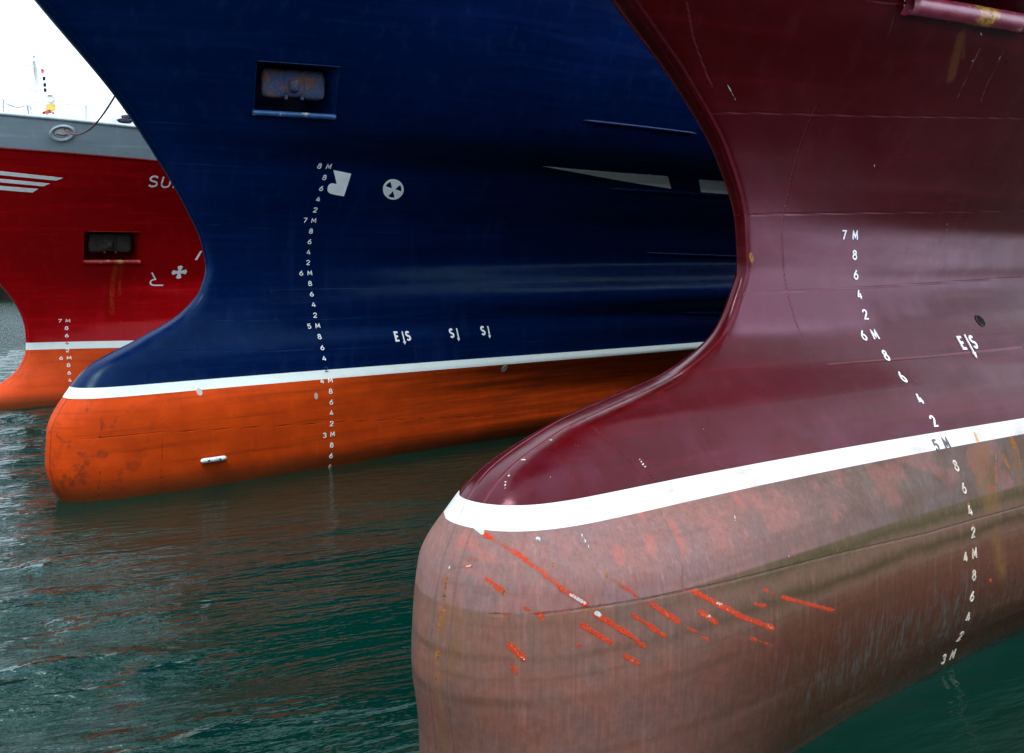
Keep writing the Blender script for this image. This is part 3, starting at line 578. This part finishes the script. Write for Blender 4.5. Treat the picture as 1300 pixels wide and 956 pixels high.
# quays: the one the camera stands on, and a far one seen past the red bow
def struct(name, V, Fc, mat):
    o = mesh(name, V, Fc, mat, None, False); o['kind'] = 'structure'; return o
th = math.radians(48); A2 = Vector((math.cos(th), math.sin(th))); N2 = Vector((math.sin(th), -math.cos(th)))
def quad_prism(pts, z0, z1):
    n = len(pts); V = [(p[0], p[1], z0) for p in pts]+[(p[0], p[1], z1) for p in pts]
    return V, [tuple(range(n))[::-1], tuple(range(n, 2*n))]+[(i, (i+1) % n, n+(i+1) % n, n+i) for i in range(n)]
e = A2*.25
c4 = [e-N2*120, e+N2*60, e+N2*60-A2*60, e-N2*120-A2*60]
struct('quay', *quad_prism(c4, -4, 2.2), MAT['concrete'])
struct('quay_edge', *quad_prism([e-N2*120+A2*.03, e+N2*60+A2*.03, e+N2*60-A2*.35, e-N2*120-A2*.35], 2.204, 2.32), MAT['concrete'])
struct('quay_far', *box(-150, 90, 97, 110, -3, 5.0), MAT['darkquay'])



# ------------------------------------------------------------------ ships
def dig_marks(h, root, rows, mats, hgt, wid, aged=None):
    for d, z in rows:
        key = round(d*10)
        tens, ten = divmod(key, 10)
        mt = mats(round(d, 1))
        x = h.xm
        if ten == 0:
            mesh('draft_mark', *write(h, str(tens), x-.15-wid*.3, z-hgt/2, hgt, wid), mt, root, False)
            V = write(h, 'M', x-.02, z-hgt/2, hgt, wid)
        else:
            V = write(h, str(ten), x-wid*.3, z-hgt/2, hgt, wid)
        mesh('draft_mark', *V, mt, root, False)

def pocket_parts(h, root, pk, depth, mat, lipmat, lipr, lipdrop=0.0, fore_off=0.0):
    (za, xa0, xb0), (zb, xa1, xb1) = pk
    n = 14; loop = []
    for i in range(n): t = i/n; loop.append((xa0+(xb0-xa0)*t, za))
    for i in range(n): t = i/n; loop.append((xb0+(xb1-xb0)*t, za+(zb-za)*t))
    for i in range(n): t = i/n; loop.append((xb1+(xa1-xb1)*t, zb))
    for i in range(n): t = i/n; loop.append((xa1+(xa0-xa1)*t, zb+(za-zb)*t))
    L = np.array(loop); outer = h.pt(L[:, 0], L[:, 1])+h.nrm(L[:, 0], L[:, 1])*.004
    mid = outer.copy(); mid[:, 1] += depth*.55; mid[:, 2] += .015
    inner = outer.copy(); inner[:, 1] = outer[:, 1].mean()*.4+outer[:, 1]*.6+depth
    low = L[:, 1] < za+.02; inner[:, 2] += np.where(low, .10, 0)
    c = inner.mean(0); N = len(L)
    V = list(outer)+list(mid)+list(inner)+[c]; Fc = []
    for r in range(2):
        for i in range(N): Fc.append((r*N+i, (r+1)*N+i, (r+1)*N+(i+1) % N, r*N+(i+1) % N))
    for i in range(N): Fc.append((2*N+i, 3*N, 2*N+(i+1) % N))
    pkt = mesh('anchor_pocket', V, Fc, mat, root, False)
    # rounded bolster on the lower edge, thinner trims on the others
    p = [(xa0-.02+(xb0-xa0+.04)*i/16, za) for i in range(17)]
    C_ = h.place(p, lipr*.15); C_[:, 2] -= lipdrop
    V1, F1 = tube([tuple(q) for q in C_], lipr, 16)
    mesh('pocket_lip', V1, F1, lipmat, pkt)
    fr = [(xa0, za), (xa1, zb), (xb1, zb), (xb0, za)]; seg = []
    for a, b in zip(fr[:-1], fr[1:]):
        pts = [(a[0]+(b[0]-a[0])*i/8, a[1]+(b[1]-a[1])*i/8) for i in range(9)]
        seg.append(tube([tuple(q) for q in h.place(pts, .0)], .009, 8))
    mesh('pocket_rim', *merge(*seg), mat, pkt)
    return pkt

def blob(cx, cy, cz, sx, sy, sz, p=3.2, nu=26, nv=16, seed=1, rough=.03):
    rs = random.Random(seed); V = []; Fc = []
    def sg(v, e): return math.copysign(abs(v)**e, v)
    for j in range(nv+1):
        ph = -math.pi/2+math.pi*j/nv
        for i in range(nu):
            t = 2*math.pi*i/nu; k = 1+rs.uniform(-rough, rough)
            V.append((cx+sx*sg(math.cos(ph), 2/p)*sg(math.cos(t), 2/p)*k, cy+sy*sg(math.cos(ph), 2/p)*sg(math.sin(t), 2/p)*k, cz+sz*sg(math.sin(ph), 2/p)))
    for j in range(nv):
        for i in range(nu): Fc.append((j*nu+i, j*nu+(i+1) % nu, (j+1)*nu+(i+1) % nu, (j+1)*nu+i))
    return V, Fc
def make_anchor(h, pk, root_loc, rz, label, am):
    (za, xa0, xb0), (zb, xa1, xb1) = pk
    zc = za+(zb-za)*.66; xc = .25*(xa0+xb0+xa1+xb1)
    y = -float(h.y(xc, zc))+.20; w = (xb1-xa1)/2*.86; hh = (zb-za)*.30
    slope = (float(h.y(xc+.4, zc))-float(h.y(xc-.4, zc)))/.8
    c, s_ = math.cos(rz), math.sin(rz)
    o = thing('anchor', label, 'anchor', (root_loc[0]+c*xc-s_*y, root_loc[1]+s_*xc+c*y, zc), rz-math.atan(slope), 'anchors stowed in bow pockets')
    for sgn in (-1, 1):
        V, Fc = blob(sgn*w*.60, .04, -.02, w*.40, .10, hh*1.08, 4.5, seed=3+sgn, rough=.02)
        mesh('fluke', V, Fc, am, o)
    V, Fc = merge(blob(0, .03, -.01, w*.36, .10, hh*1.02, 4, seed=9, rough=.05), blob(0, -.05, -.06, w*.16, .10, hh*.5, 3, seed=8, rough=.06), tube([(0, .1, 0), (0, .5, .1)], .09, 12))
    mesh('shank', V, Fc, am, o)
    for sgn in (-.24, .26):
        mesh('lashing_pin', *tube([(sgn*w, -.05, -hh*.8), (sgn*w, -.05, -hh*1.25)], .03, 8), am, o)
    return o

def deck_and_ends(h, root, ztop, zdeck, mat):
    x = np.concatenate([np.linspace(0, 4, 30), np.linspace(4.4, 29, 30)])+float(h.x0(zdeck))+.02
    yy = h.y(x, np.full_like(x, zdeck))-.02
    P = np.stack([np.stack([x, -yy*t, np.full_like(x, zdeck)+.03*(1-abs(t))], -1) for t in np.linspace(-1, 1, 9)], 0)
    grid_mesh('deck', P, mat, root)
def cap_rail(h, root, ztop, mat, zf=lambda x: 0.0, r=.06):
    for side in (-1, 1):
        x = np.concatenate([np.geomspace(.004, 2, 30), np.arange(2.4, 29, .8)])+float(h.x0(ztop))
        p = h.pt(x, np.full_like(x, ztop), side)
        for q in p: q[2] += zf(q[0])
        mesh('cap_rail', *tube([tuple(q) for q in p], r, 10), mat, root)

def seams(h, data): return [(dens(h, s), 0.0) for s in data]
def painted(h, data): return [(dens(h, p), w) for p, w in data]

# ---- ship 3: maroon, nearest
h3 = Hull(S3)
t3 = thing('trawler', 'nearest ship, a dark maroon trawler bow with scraped and faded bulb, at the right', 'ship', (S3['F'][0], S3['F'][1], 0), math.radians(S3['th']), 'trawlers moored side by side')
PK3 = ((6.13, 4.14, 5.62), (6.95, 3.92, 5.40))
sm3 = seams(h3, SEAM3)
rust3 = painted(h3, P_RUST)
# on the far side of the nose
for pl, w in ((((-.16, 1.78), (-.16, 1.73), (-.18, 1.66)), .009), (((-.12, 1.5), (-.12, 1.46)), .014)):
    rust3.append((dens(h3, pl, 1), w))
rust3.append((dens(h3, ((3.60, 3.90), (3.62, 3.84))), .022))
ctr = [np.array([[float(h3.x0(z)), 0, z] for z in np.linspace(a, b, 8)]) for a, b in ((1.48, 1.43), (1.28, 1.24))]
rust3 += [(ctr[0], .012), (ctr[1], .014)]
tint3 = painted(h3, P_TINT)+[(np.array([[float(h3.x0(z)), -.02, z] for z in np.linspace(1.45, .5, 12)]), .02)]
pt3 = dict(seam=sm3, rust=rust3, tint=tint3, red=painted(h3, P_RED), white=painted(h3, P_WHITE), smear=painted(h3, P_SMEAR))
zl = np.unique(np.concatenate([np.arange(-1.6, -.2, .2), zrows(h3, -.2, 2.06, .0115)]))
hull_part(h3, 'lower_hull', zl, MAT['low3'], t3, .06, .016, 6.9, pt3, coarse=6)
hull_part(h3, 'waterline_stripe', zrows(h3, 2.06, 2.205, .012), MAT['stripe3'], t3, .06, .018, 6.9, pt3, coarse=6)
zt_ = np.unique(np.concatenate([zrows(h3, 2.205, 6.8, .022), np.arange(6.9, 8.01, .1), [PK3[0][0], PK3[1][0]]]))
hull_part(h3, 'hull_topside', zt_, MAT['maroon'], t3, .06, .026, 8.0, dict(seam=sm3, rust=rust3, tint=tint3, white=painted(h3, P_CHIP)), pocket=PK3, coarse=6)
lip3 = lip_mat('scuffed_maroon_lip', (.16, .012, .03), (4.98, .17))
pocket_parts(h3, t3, PK3, .8, MAT['maroon_trim'], lip3, .095, -.0)
deck_and_ends(h3, t3, 8, 7.0, MAT['deck']); cap_rail(h3, t3, 8, MAT['maroon_trim'])
def m3(d):
    if d == 5.0: return MAT['dark']
    return MAT['white'] if d > 5.0 else MAT['aged']
dig_marks(h3, t3, [(d/10, d/10-2.9) for d in range(26, 71, 2)], m3, .088, .088)
es = write(h3, 'E', 6.225, 2.905, .118, .10, off=.012, lw=.10); es2 = write(h3, 'S', 6.415, 2.905, .118, .10, off=.012, lw=.10)
ln = patch(h3, [(6.355, 3.045), (6.372, 3.045), (6.372, 2.86), (6.388, 2.86), (6.3635, 2.80), (6.339, 2.86), (6.355, 2.86)], .013, step=.03)
f3 = mesh('frame_mark', *ln, MAT['white'], t3, False)
for g in (es, es2): mesh('letter', *g, MAT['white'], f3, False)
# drain hole with a rim
cx, cz = 6.78, 3.18
ring = [(cx+.06*math.cos(a), cz+.06*math.sin(a)) for a in np.linspace(0, 2*math.pi, 28, endpoint=False)]
C_ = h3.place(ring+ring[:1], .004); V1 = tube([tuple(q) for q in C_], .007, 8, False)
dh = mesh('drain_hole', *V1, MAT['maroon_trim'], t3)
mesh('hole_dark', *patch(h3, [(cx+.058*math.cos(a), cz+.058*math.sin(a)) for a in np.linspace(0, 2*math.pi, 28, endpoint=False)], .005, step=.04), MAT['black'], dh, False)  # black disc stands in for the dark inside of the open hole
# patch plate welded on the stem
# ---- ship 2: blue
h2 = Hull(S2)
t2 = thing('trawler', 'navy blue trawler bow with orange bulb and pale boot stripe, in the middle', 'ship', (S2['F'][0], S2['F'][1], 0), math.radians(S2['th']), 'trawlers moored side by side')
PK2 = ((6.42, 2.74, 4.02), (7.22, 2.50, 3.78))
pt2 = dict(seam=seams(h2, SEAM2), rust=[], red=[], white=[], tint=[])
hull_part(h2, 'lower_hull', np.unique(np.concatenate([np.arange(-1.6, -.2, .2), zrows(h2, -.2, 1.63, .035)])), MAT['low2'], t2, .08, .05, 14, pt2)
hull_part(h2, 'waterline_stripe', zrows(h2, 1.63, 1.79, .03), MAT['stripe2'], t2, .08, .05, 14, pt2)
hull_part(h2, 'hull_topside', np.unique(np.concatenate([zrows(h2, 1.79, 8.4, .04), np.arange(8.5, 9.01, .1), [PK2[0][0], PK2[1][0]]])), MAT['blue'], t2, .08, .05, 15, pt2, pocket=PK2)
lip2 = lip_mat('scuffed_navy_lip', (.01, .06, .16), (3.45, .0))
pocket_parts(h2, t2, PK2, .8, MAT['navy_trim'], lip2, .05)
deck_and_ends(h2, t2, 9, 7.95, MAT['deck']); cap_rail(h2, t2, 9, MAT['navy_trim'])
make_anchor(h2, PK2, S2['F'], math.radians(S2['th']), 'rusty blue anchor stowed in the pocket of the navy blue bow', MAT['anchor'])
def m2(d): return MAT['navy_mark'] if d == 4.2 else (MAT['white'] if d > 2.5 else MAT['aged'])
dig_marks(h2, t2, [(d/10, d/10-2.4) for d in range(22, 81, 2)], m2, .082, .105)
for ln_ in (((8.91, 6.70), (12.3, 6.69)), ((11.0, 5.455), (16.0, 5.455)), ((12.9, 4.02), (18, 3.9)), ((13.8, 2.56), (18, 2.4))):
    mesh('rubbing_bar', *bar_on(h2, ln_, .035), MAT['navy_trim'], t2)
mesh('painted_flash', *patch(h2, [(8.797, 5.814), (9.66, 5.796), (10.53, 5.791), (11.46, 5.788), (12.40, 5.790), (12.594, 5.708), (12.75, 5.625), (12.865, 5.535), (11.75, 5.600), (10.73, 5.672), (9.74, 5.745)], .006, step=.15), MAT['white'], t2, False)
mesh('painted_flash', *patch(h2, [(13.494, 5.768), (14.73, 5.770), (16.9, 5.765), (17.2, 5.48), (15.17, 5.490), (13.924, 5.495), (13.831, 5.595), (13.676, 5.688)], .006, step=.15), MAT['white'], t2, False)
lg = [(4.526, 5.54), (4.88, 5.49), (4.876, 5.07), (4.71, 5.09), (4.602, 5.11)]+[(4.565, 5.125), (4.53, 5.155), (4.514, 5.20), (4.515, 5.25), (4.535, 5.285), (4.572, 5.30), (4.665, 5.287)]
mesh('bulb_mark', *patch(h2, lg, .006, step=.05), MAT['white'], t2, False)
cx, cz = 5.812, 5.232                                  # a true circle laid out on the flared plating
def sk(pts): return [(cx+.0160*u-.00585*v, cz+.0006*u+.0148*v) for u, v in pts]
hol = [sk([(2.0*math.cos(math.radians(a0+25)), 2.0*math.sin(math.radians(a0+25)))]+arc(0, 0, 10.4, 10.4, a0, a0+48, 7)) for a0 in (110, -14, 232)]
mesh('thruster_mark', *patch(h2, sk(arc(0, 0, 13.2, 13.0, 0, 350, 36)), .006, step=.06, holes=hol), MAT['white'], t2, False)
def fm(h, root, x, z, left, right, s=1.0, mat=None):
    ps = []
    if left: ps.append(write(h, left, x-.155*s, z, .14*s, .11*s, off=.008, lw=.11))
    if right: ps.append(write(h, right, x+.06*s, z, .14*s, .11*s, off=.008, lw=.11))
    ar = (patch(h, [(x-.012, z+.15*s), (x+.012, z+.15*s), (x+.012, z-.02*s), (x+.03*s, z-.02*s), (x, z-.075*s), (x-.03*s, z-.02*s), (x-.012, z-.02*s)], .009, step=.03))
    f_ = mesh('frame_mark', *ar, mat or MAT['white'], root, False)
    for g in ps: mesh('letter', *g, mat or MAT['white'], f_, False)
fm(h2, t2, 6.15, 2.25, 'E', 'S', 1.15); fm(h2, t2, 7.40, 2.26, 'S', None, 1.15); fm(h2, t2, 8.16, 2.28, 'S', None, 1.15)
for (x, z, a, b) in ((1.91, 1.60, .05, .06), (8.5, 1.54, .07, .075), (4.09, 1.34, .035, .06)):
    mesh('paint_patch', *patch(h2, arc(x, z, a, b, 0, 345, 20), .006, step=.04), MAT['stripe2'], t2, False)
# zinc anode: bolted bar with rounded ends
V, Fc = [], []
k = 22; xs_ = np.linspace(1.83, 2.29, k); zs_ = np.full(k, .455)-.0*xs_
Cn = h2.place(list(zip(xs_, zs_)), .03); rr = [.042*math.sqrt(max(.05, 1-max(0, abs(i-(k-1)/2)-(k-1)/2+2.2)**2/5)) for i in range(k)]
an = mesh('zinc_anode', *tube([tuple(q) for q in Cn], rr, 12), MAT['zinc'], t2)
for xx in (1.96, 2.16):
    C_ = h2.place([(xx, .455)], .072)[0]; n_ = h2.nrm(np.array([xx]), np.array([.455]))[0]
    mesh('bolt', *tube([tuple(C_-n_*.02), tuple(C_+n_*.006)], .017, 8), MAT['black'], an)

# ---- ship 1: red with grey bulwark, farthest
h1 = Hull(S1)
t1 = thing('trawler', 'scarlet trawler bow with pale grey bulwark and orange lower hull, farthest left', 'ship', (S1['F'][0], S1['F'][1], 0), math.radians(S1['th']), 'trawlers moored side by side')
PK1 = ((3.80, 3.02, 4.29), (4.60, 2.86, 4.14))
pt1 = dict(seam=seams(h1, SEAM1), rust=[], red=[], white=[], tint=[(dens(h1, ((3.76, 3.78), (3.80, 3.0), (3.86, 2.4))), .04), (dens(h1, ((3.90, 3.78), (3.98, 2.9))), .02)])
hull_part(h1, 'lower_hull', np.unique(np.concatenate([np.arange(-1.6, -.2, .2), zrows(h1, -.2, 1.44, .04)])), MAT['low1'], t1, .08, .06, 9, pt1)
hull_part(h1, 'waterline_stripe', zrows(h1, 1.44, 1.63, .035), MAT['stripe2'], t1, .08, .06, 9, pt1)
def sheer(o):                                   # the upper edge falls slightly going aft
    me = o.data; co = np.empty(len(me.vertices)*3, np.float32); me.vertices.foreach_get('co', co); co = co.reshape(-1, 3)
    co[:, 2] -= .045*np.clip(co[:, 0]-2.2, -6, 6)*np.clip((co[:, 2]-5.0)/1.3, 0, 1)
    me.vertices.foreach_set('co', co.reshape(-1)); me.update()
o = hull_part(h1, 'hull_topside', np.unique(np.concatenate([zrows(h1, 1.63, 6.53, .05), [PK1[0][0], PK1[1][0]]])), MAT['red'], t1, .08, .06, 9, pt1, pocket=PK1); sheer(o)
o = hull_part(h1, 'bulwark', zrows(h1, 6.53, 7.31, .06), MAT['grey'], t1, .08, .06, 9, dict(seam=[], rust=[])); sheer(o)
lip1 = lip_mat('scarlet_lip', (.30, .006, .006), (3.80, .10))
pocket_parts(h1, t1, PK1, .8, MAT['scarlet_trim'], lip1, .06)
make_anchor(h1, PK1, S1['F'], math.radians(S1['th']), 'dark anchor stowed in the pocket of the scarlet bow', MAT['oldiron'])
deck_and_ends(h1, t1, 7.3, 6.35, MAT['deck'])
shz = lambda x: -.045*min(6, max(-6, x-2.2))
for side in (-1, 1):
    x = np.concatenate([np.geomspace(.004, 2, 30), np.arange(2.4, 29, .8)])+float(h1.x0(7.31))
    for nm, z, mt, r in (('cap_rail', 7.31, MAT['greytrim'], .045), ('rubbing_bar', 6.53, MAT['scarlet_trim'], .03)):
        xx = x-float(h1.x0(7.31))+float(h1.x0(z)); p = h1.pt(xx, np.full_like(xx, z), side)
        for q in p: q[2] += shz(q[0])
        mesh(nm, *tube([tuple(q) for q in p], r, 8), mt, t1)
def m1(d): return MAT['red_mark'] if d == 6.4 else MAT['white']
dig_marks(h1, t1, [(d/10, d/10-4.8) for d in range(50, 71, 2)], m1, .085, .115)
for q in (((.0, 6.05), (2.095, 5.935), (1.962, 5.863), (.0, 5.96)), ((.0, 5.875), (1.848, 5.782), (1.733, 5.71), (.0, 5.80)), ((.0, 5.705), (1.635, 5.639), (1.542, 5.55), (.0, 5.62))):
    sheer(mesh('painted_bar', *patch(h1, [(q[0][0]-.3, q[0][1]+.02), q[1], q[2], (q[3][0]-.3, q[3][1]+.02)], .008, step=.15), MAT['white'], t1, False))
for i_, g in enumerate('SUR'): sheer(mesh('name_letter', *write(h1, g, 4.02+.30*i_, 5.85, .28, .33, off=.008, lw=.075), MAT['white'], t1, False))
b1 = [(4.635, 3.50), (4.75, 3.315), (4.69, 3.30), (4.655, 3.275), (4.643, 3.235), (4.655, 3.19), (4.69, 3.16), (4.745, 3.15), (4.95, 3.148)]
V, Fc = strip(b1, .016); mesh('bulb_mark', *relief(h1, V, Fc, .006), MAT['white'], t1, False)
cx, cz = 5.285, 3.51; ps = []
for a in (3, 93, 183, 273):
    u = [(.02*math.cos(math.radians(a+90)), .02*math.sin(math.radians(a+90)))]
    pl = [(cx+r*math.cos(math.radians(a+b)), cz+r*math.sin(math.radians(a+b))) for r, b in ((.025, -75), (.17, -22), (.185, 0), (.17, 22), (.025, 75))]
    ps.append(patch(h1, pl, .006, step=.2))
mesh('thruster_mark', *merge(*ps), MAT['white'], t1, False)
mesh('painted_line', *patch(h1, [(5.70, 4.10), (5.75, 4.10), (5.66, 3.85), (5.60, 3.85)], .006, step=.2), MAT['white'], t1, False)
# panama fairlead in the bulwark
cx, cz = 1.83, 7.0; rg = [(cx+.27*math.cos(a), cz+.19*math.sin(a)) for a in np.linspace(0, 2*math.pi, 33)]
def ell(k, off): return h1.place([(cx+(a-cx)*k, cz+(b-cz)*k+shz(cx)*1.0) for a, b in rg], off)
rings = [ell(1.04, .0), ell(1.0, .05), ell(.9, .075), ell(.75, .045), ell(.6, -.01), ell(.5, -.10)]
V = [tuple(p) for r in rings for p in r]; n = 33
fl = mesh('fairlead', V, [(i*n+j, i*n+j+1, (i+1)*n+j+1, (i+1)*n+j) for i in range(5) for j in range(n-1)], MAT['greytrim'], t1)
mesh('fairlead_opening', *patch(h1, [(cx+(a-cx)*.6, cz+(b-cz)*.55+.02) for a, b in rg[:-1]], .012, step=.1), MAT['pipe'], fl, False)
mesh('chain_stopper', *tube([tuple(q) for q in h1.place([(cx-.12, cz-.01), (cx-.05, cz-.03), (cx+.05, cz-.03), (cx+.12, cz-.01)], .03)], .014, 6), MAT['rope'], fl)
# foredeck fittings
mast = mesh('mast', *merge(tube([(2.62, 0, 6.35), (2.36, 0, 8.44), (2.24, 0, 9.22)], [.075, .06, .035], 12), tube([(2.08, -.1, 8.42), (2.5, .1, 8.46)], .02, 6)), MAT['pipe'], t1)
mesh('crosstree', *tube([(1.95, -.1, 9.06), (2.55, .1, 9.04)], .014, 6), MAT['pipe'], mast)
mesh('antenna', *tube([(2.24, 0, 9.2), (2.24, 0, 9.36)], .03, 8), MAT['zinc'], mast)
for x, z, mt in ((2.47, 8.98, 'red_mark'), (2.51, 8.78, 'black'), (2.53, 8.61, 'black'), (2.54, 8.47, 'black')):
    lp = mesh('mast_light', *tube([(x, 0, z-.045), (x, 0, z+.045)], .035, 10), MAT[mt], mast)
    mesh('bracket', *tube([(x, 0, z-.05), (x-.1, 0, z-.06)], .008, 6), MAT['pipe'], lp)
sl = mesh('searchlight', *tube([(2.62, -.12, 8.25), (2.70, .0, 8.23), (2.76, .1, 8.22)], [.10, .11, .05], 16), MAT['zinc'], t1)
mesh('stand', *tube([(2.70, 0, 8.15), (2.70, 0, 6.4)], .03, 8), MAT['pipe'], sl)
mesh('junction_box', *box(2.60, 2.78, -.1, .08, 7.93, 8.10), MAT['yellow'], t1, False)
wl = tube([(2.38, -.3, 7.80), (2.5, -.15, 7.86), (2.65, 0, 7.885), (2.80, .12, 7.88)], .04, 8)
wn_ = mesh('winch_cover', *blob(2.62, .0, 7.55, .22, .2, .30, 2.6, seed=5, rough=0), MAT['pipe'], t1)
mesh('red_trim', *wl, MAT['red_mark'], wn_)
mesh('davit', *merge(tube([(1.62, .1, 7.98), (1.85, .05, 7.93), (2.06, 0, 8.01), (2.16, 0, 7.97), (2.2, 0, 7.75), (2.2, 0, 6.35)], .028, 8), tube([(2.07, 0, 8.0), (2.13, 0, 7.62), (2.21, 0, 7.6)], .022, 8), tube([(1.55, .1, 8.0), (1.66, .1, 7.99)], .02, 6)), MAT['zinc'], t1)
rail = mesh('guard_rail', *tube([(-1.6, -.9, 7.80), (.92, -1.2, 7.90), (4.12, -1.2, 8.02), (9, -1.6, 8.15)], .013, 6), MAT['zinc'], t1)
for x in (-1.2, 1.0, 3.11, 5.2, 7.4): mesh('stanchion', *tube([(x, -1.2 if x > 0 else -.95, 6.35), (x, -1.2 if x > 0 else -.95, 7.90 if x < 2 else 7.98)], .016, 6), MAT['pipe'], rail)
cn = mesh('hatch_canopy', *merge(([(3.75, .9, 6.4), (3.75, -.6, 6.4), (3.75, -.6, 7.62), (3.75, .9, 7.62), (4.6, .9, 8.13), (4.6, -.6, 8.13), (7.5, .9, 8.2), (7.5, -.6, 8.2), (7.5, .9, 6.4), (7.5, -.6, 6.4)],
    [(0, 1, 2, 3), (3, 2, 5, 4), (4, 5, 7, 6), (6, 7, 9, 8), (1, 9, 7, 5, 2), (0, 3, 4, 6, 8)])), MAT['pipe'], t1, False)
mesh('spar', *tube([(3.2, -1.0, 7.58), (3.78, -1.0, 7.60)], .028, 8), MAT['yellow'], t1)
gw = mesh('gear_bundle', *merge(blob(4.30, -1.0, 7.72, .20, .12, .07, 2.4, seed=2, rough=.2), blob(4.38, -.95, 7.84, .14, .1, .06, 2.4, seed=7, rough=.2)), MAT['anchor'], t1)
mesh('float', *merge(blob(4.22, -1.02, 7.60, .07, .06, .04, 2.2, seed=2), blob(4.40, -1.02, 7.60, .07, .06, .04, 2.2, seed=3)), MAT['orange'], gw)

# ---- mooring rope from the red ship's fairlead to the blue ship's starboard bulwark
def w_(S, x, y, z):
    a = math.radians(S['th']); return Vector((S['F'][0]+math.cos(a)*x-math.sin(a)*y, S['F'][1]+math.sin(a)*x+math.cos(a)*y, z))
a_ = w_(S1, 1.86, -float(h1.y(1.86, 7.08))-.02, 7.10); b_ = w_(S2, 3.3, float(h2.y(3.3, 9))+.03, 9.02)
pts = []
for i in range(41):
    t = i/40; p = a_.lerp(b_, t); p.z -= 1.05*4*t*(1-t)*(.5+.5*(1-t)); pts.append(p-a_)
o = mesh('mooring_rope', *tube([tuple(p) for p in pts], .022, 8), MAT['rope'])
o.location = a_; o['label'] = 'thin sagging mooring rope rising from the oval fairlead of the scarlet bow'; o['category'] = 'rope'
